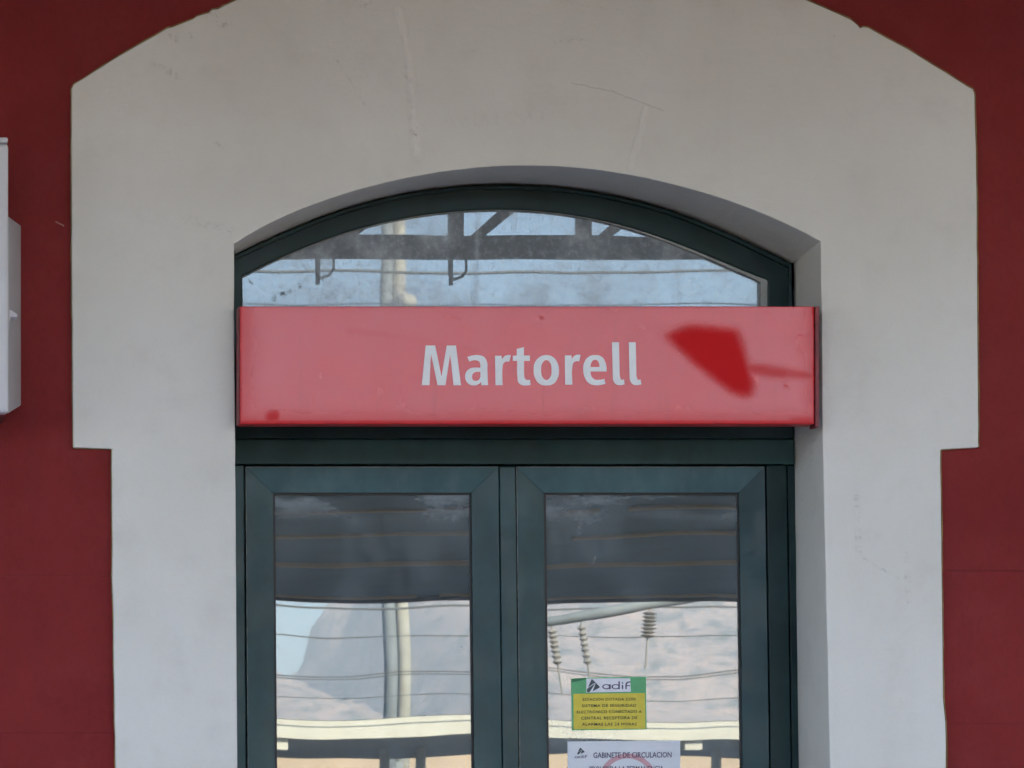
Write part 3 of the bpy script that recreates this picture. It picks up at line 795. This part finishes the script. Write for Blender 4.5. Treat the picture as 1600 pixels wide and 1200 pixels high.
def wire(x0, x1, y, z0, z1, sag, r, label):
    mb = MB(); n = 24
    mb.tube([(x0 + (x1-x0)*i/n, y, z0 + (z1-z0)*i/n - sag * math.sin(math.pi*i/n)) for i in range(n+1)], r, 6)
    o = mb.build('overhead_wire', M['wire'], None, smooth=True)
    o['label'] = label; o['category'] = 'wire'; o['group'] = 'overhead line wires'
WIRES = ((-25, 7.66, 7.62, .022, 'thick dark feeder cable mirrored across the middle of the transom window'),
         (-25.4, 7.45, 7.30, .010, 'thin wire mirrored just under the feeder cable in the transom'),
         (-25.2, 7.22, 7.3, .010, 'thin wire mirrored low in the transom just above the red sign'),
         (-33, 8.4, 8.3, .010, 'faint wire mirrored beside the transom girder'),
         (-50, 6.35, 6.3, .022, 'thickest wire in the door panes, close under the dark canopy'),
         (-49.5, 6.26, 6.28, .012, 'thin wire running along the thickest one in the door panes'),
         (-50, 5.86, 5.8, .016, 'single wire crossing the sky halfway down to the paired wires'),
         (-50.3, 5.26, 5.22, .016, 'upper wire of the close pair in the door panes'),
         (-50.2, 5.18, 5.2, .014, 'lower wire of the close pair in the door panes'),
         (-49.8, 4.86, 4.8, .012, 'lowest thin wire in the door panes, above the white roof edge'))
for (y, z0, z1, r, lb) in WIRES:
    wire(-40, 60, y, z0, z1, .10, r * .65, lb)

ct = root('signal_cantilever', (8.85, -34, -.75), 'grey cantilever mast with ribbed insulators mirrored in the right pane', 'mast')
mb = MB(); mb.tube([(8.85, -34, -.75), (8.85, -34, 6.4)], .13, 12); mb.build('post', M['pole'], ct, smooth=True)
mb = MB(); mb.tube([(8.85, -34, 4.72), (10.6, -34, 5.02), (12.6, -34, 5.32)], .07, 12); mb.build('arm', M['steel_lt'], ct, smooth=True)
mb = MB(); mb.tube([(8.85, -34, 5.9), (12.0, -34, 5.25)], .02, 8); mb.build('stay', M['wire'], ct)
def insul(x, z0, z1, r, dx):
    pts = []; rs = []; n = 15
    for i in range(n):
        tt = i / (n - 1); pts.append((x + dx * tt, -34, z0 + (z1 - z0) * tt)); rs.append(r * (1.0 if i % 2 else .45))
    mb = MB(); mb.tube(pts, rs, 12); mb.tube([(x, -34, z0 + .15), (x, -34, z0)], .015, 6)
    mb.tube([(x + dx, -34, z1), (x + dx * 1.6, -34, z1 - .35)], .015, 6); mb.build('insulator', M['insul'], ct)
insul(9.40, 4.70, 4.22, .065, .08); insul(9.76, 4.76, 4.26, .055, .08); insul(10.58, 4.92, 4.60, .095, -.03)

fc = root('far_canopy', (12, -56, 0), 'far platform canopy with bright white roof edge mirrored low in the panes', 'canopy')
mb = MB(); mb.box(-30, 60, -61.0, -51.42, 4.12, 4.30); mb.build('roof_deck', M['soffit_far'], fc)
mb = MB(); mb.box(-30, 60, -51.415, -51.34, 4.10, 4.42); mb.build('fascia', M['white_metal'], fc)
mb = MB(); mb.add([(-30,-51.4,4.43),(60,-51.4,4.43),(60,-61,4.56),(-30,-61,4.56)], [(0,1,2,3)]); mb.build('roof_sheet', M['steel_lt'], fc)
for xx in (-13, -7, -1, 5, 11.0, 11.65, 17, 23, 29): 
    mb = MB(); mb.tube([(xx, -56, 0), (xx, -56, 4.11)], .09, 10); mb.build('column', M['steel_lt'], fc)
for xx in (8.3, 15.3, 2.0, 22.0):
    mb = MB(); mb.box(xx, xx + .3, -51.7, -51.45, 3.90, 4.09); mb.build('lamp_box', M['white_metal'], fc, bevel=.01)
bl = root('town_house', (24, -112, 0), 'low peach coloured building beyond the far platform', 'building')
mb = MB(); mb.box(8, 40, -122, -112, -.9, 6.5); mb.build('wall', M['house'], bl)
mb = MB(); mb.add([(7.5,-111.5,6.5),(40.5,-111.5,6.5),(40.5,-122.5,6.5),(7.5,-122.5,6.5),(7.5,-117,6.9),(40.5,-117,6.9)], [(0,1,2,3),(0,1,5,4),(1,2,5),(2,3,4,5),(3,0,4)])
mb.build('roof', M['roof_tile'], bl)
for xx in range(10, 39, 4):
    mb = MB(); mb.box(xx, xx + 1.4, -112.0, -111.9, 1.5, 3.6); mb.build('window', M['steel'], bl)

# ------------------------------------------------------------------ distant haze
mb = MB(); mb.box(-7100, 7100, -7600, 1600, -2.5, 470)
hz = mb.build('haze', M['wire'], kind='stuff')
t = NT('haze_air'); t.t.nodes.remove(t.b)
pv = t.n('ShaderNodeVolumePrincipled'); pv.inputs['Density'].default_value = 2.3e-4; pv.inputs['Color'].default_value = (.82, .90, 1, 1)
pv.inputs['Anisotropy'].default_value = 0.0
t.t.links.new(pv.outputs[0], t.out.inputs['Volume'])
hz.data.materials[0] = t.m
hz['label'] = 'pale distant air'
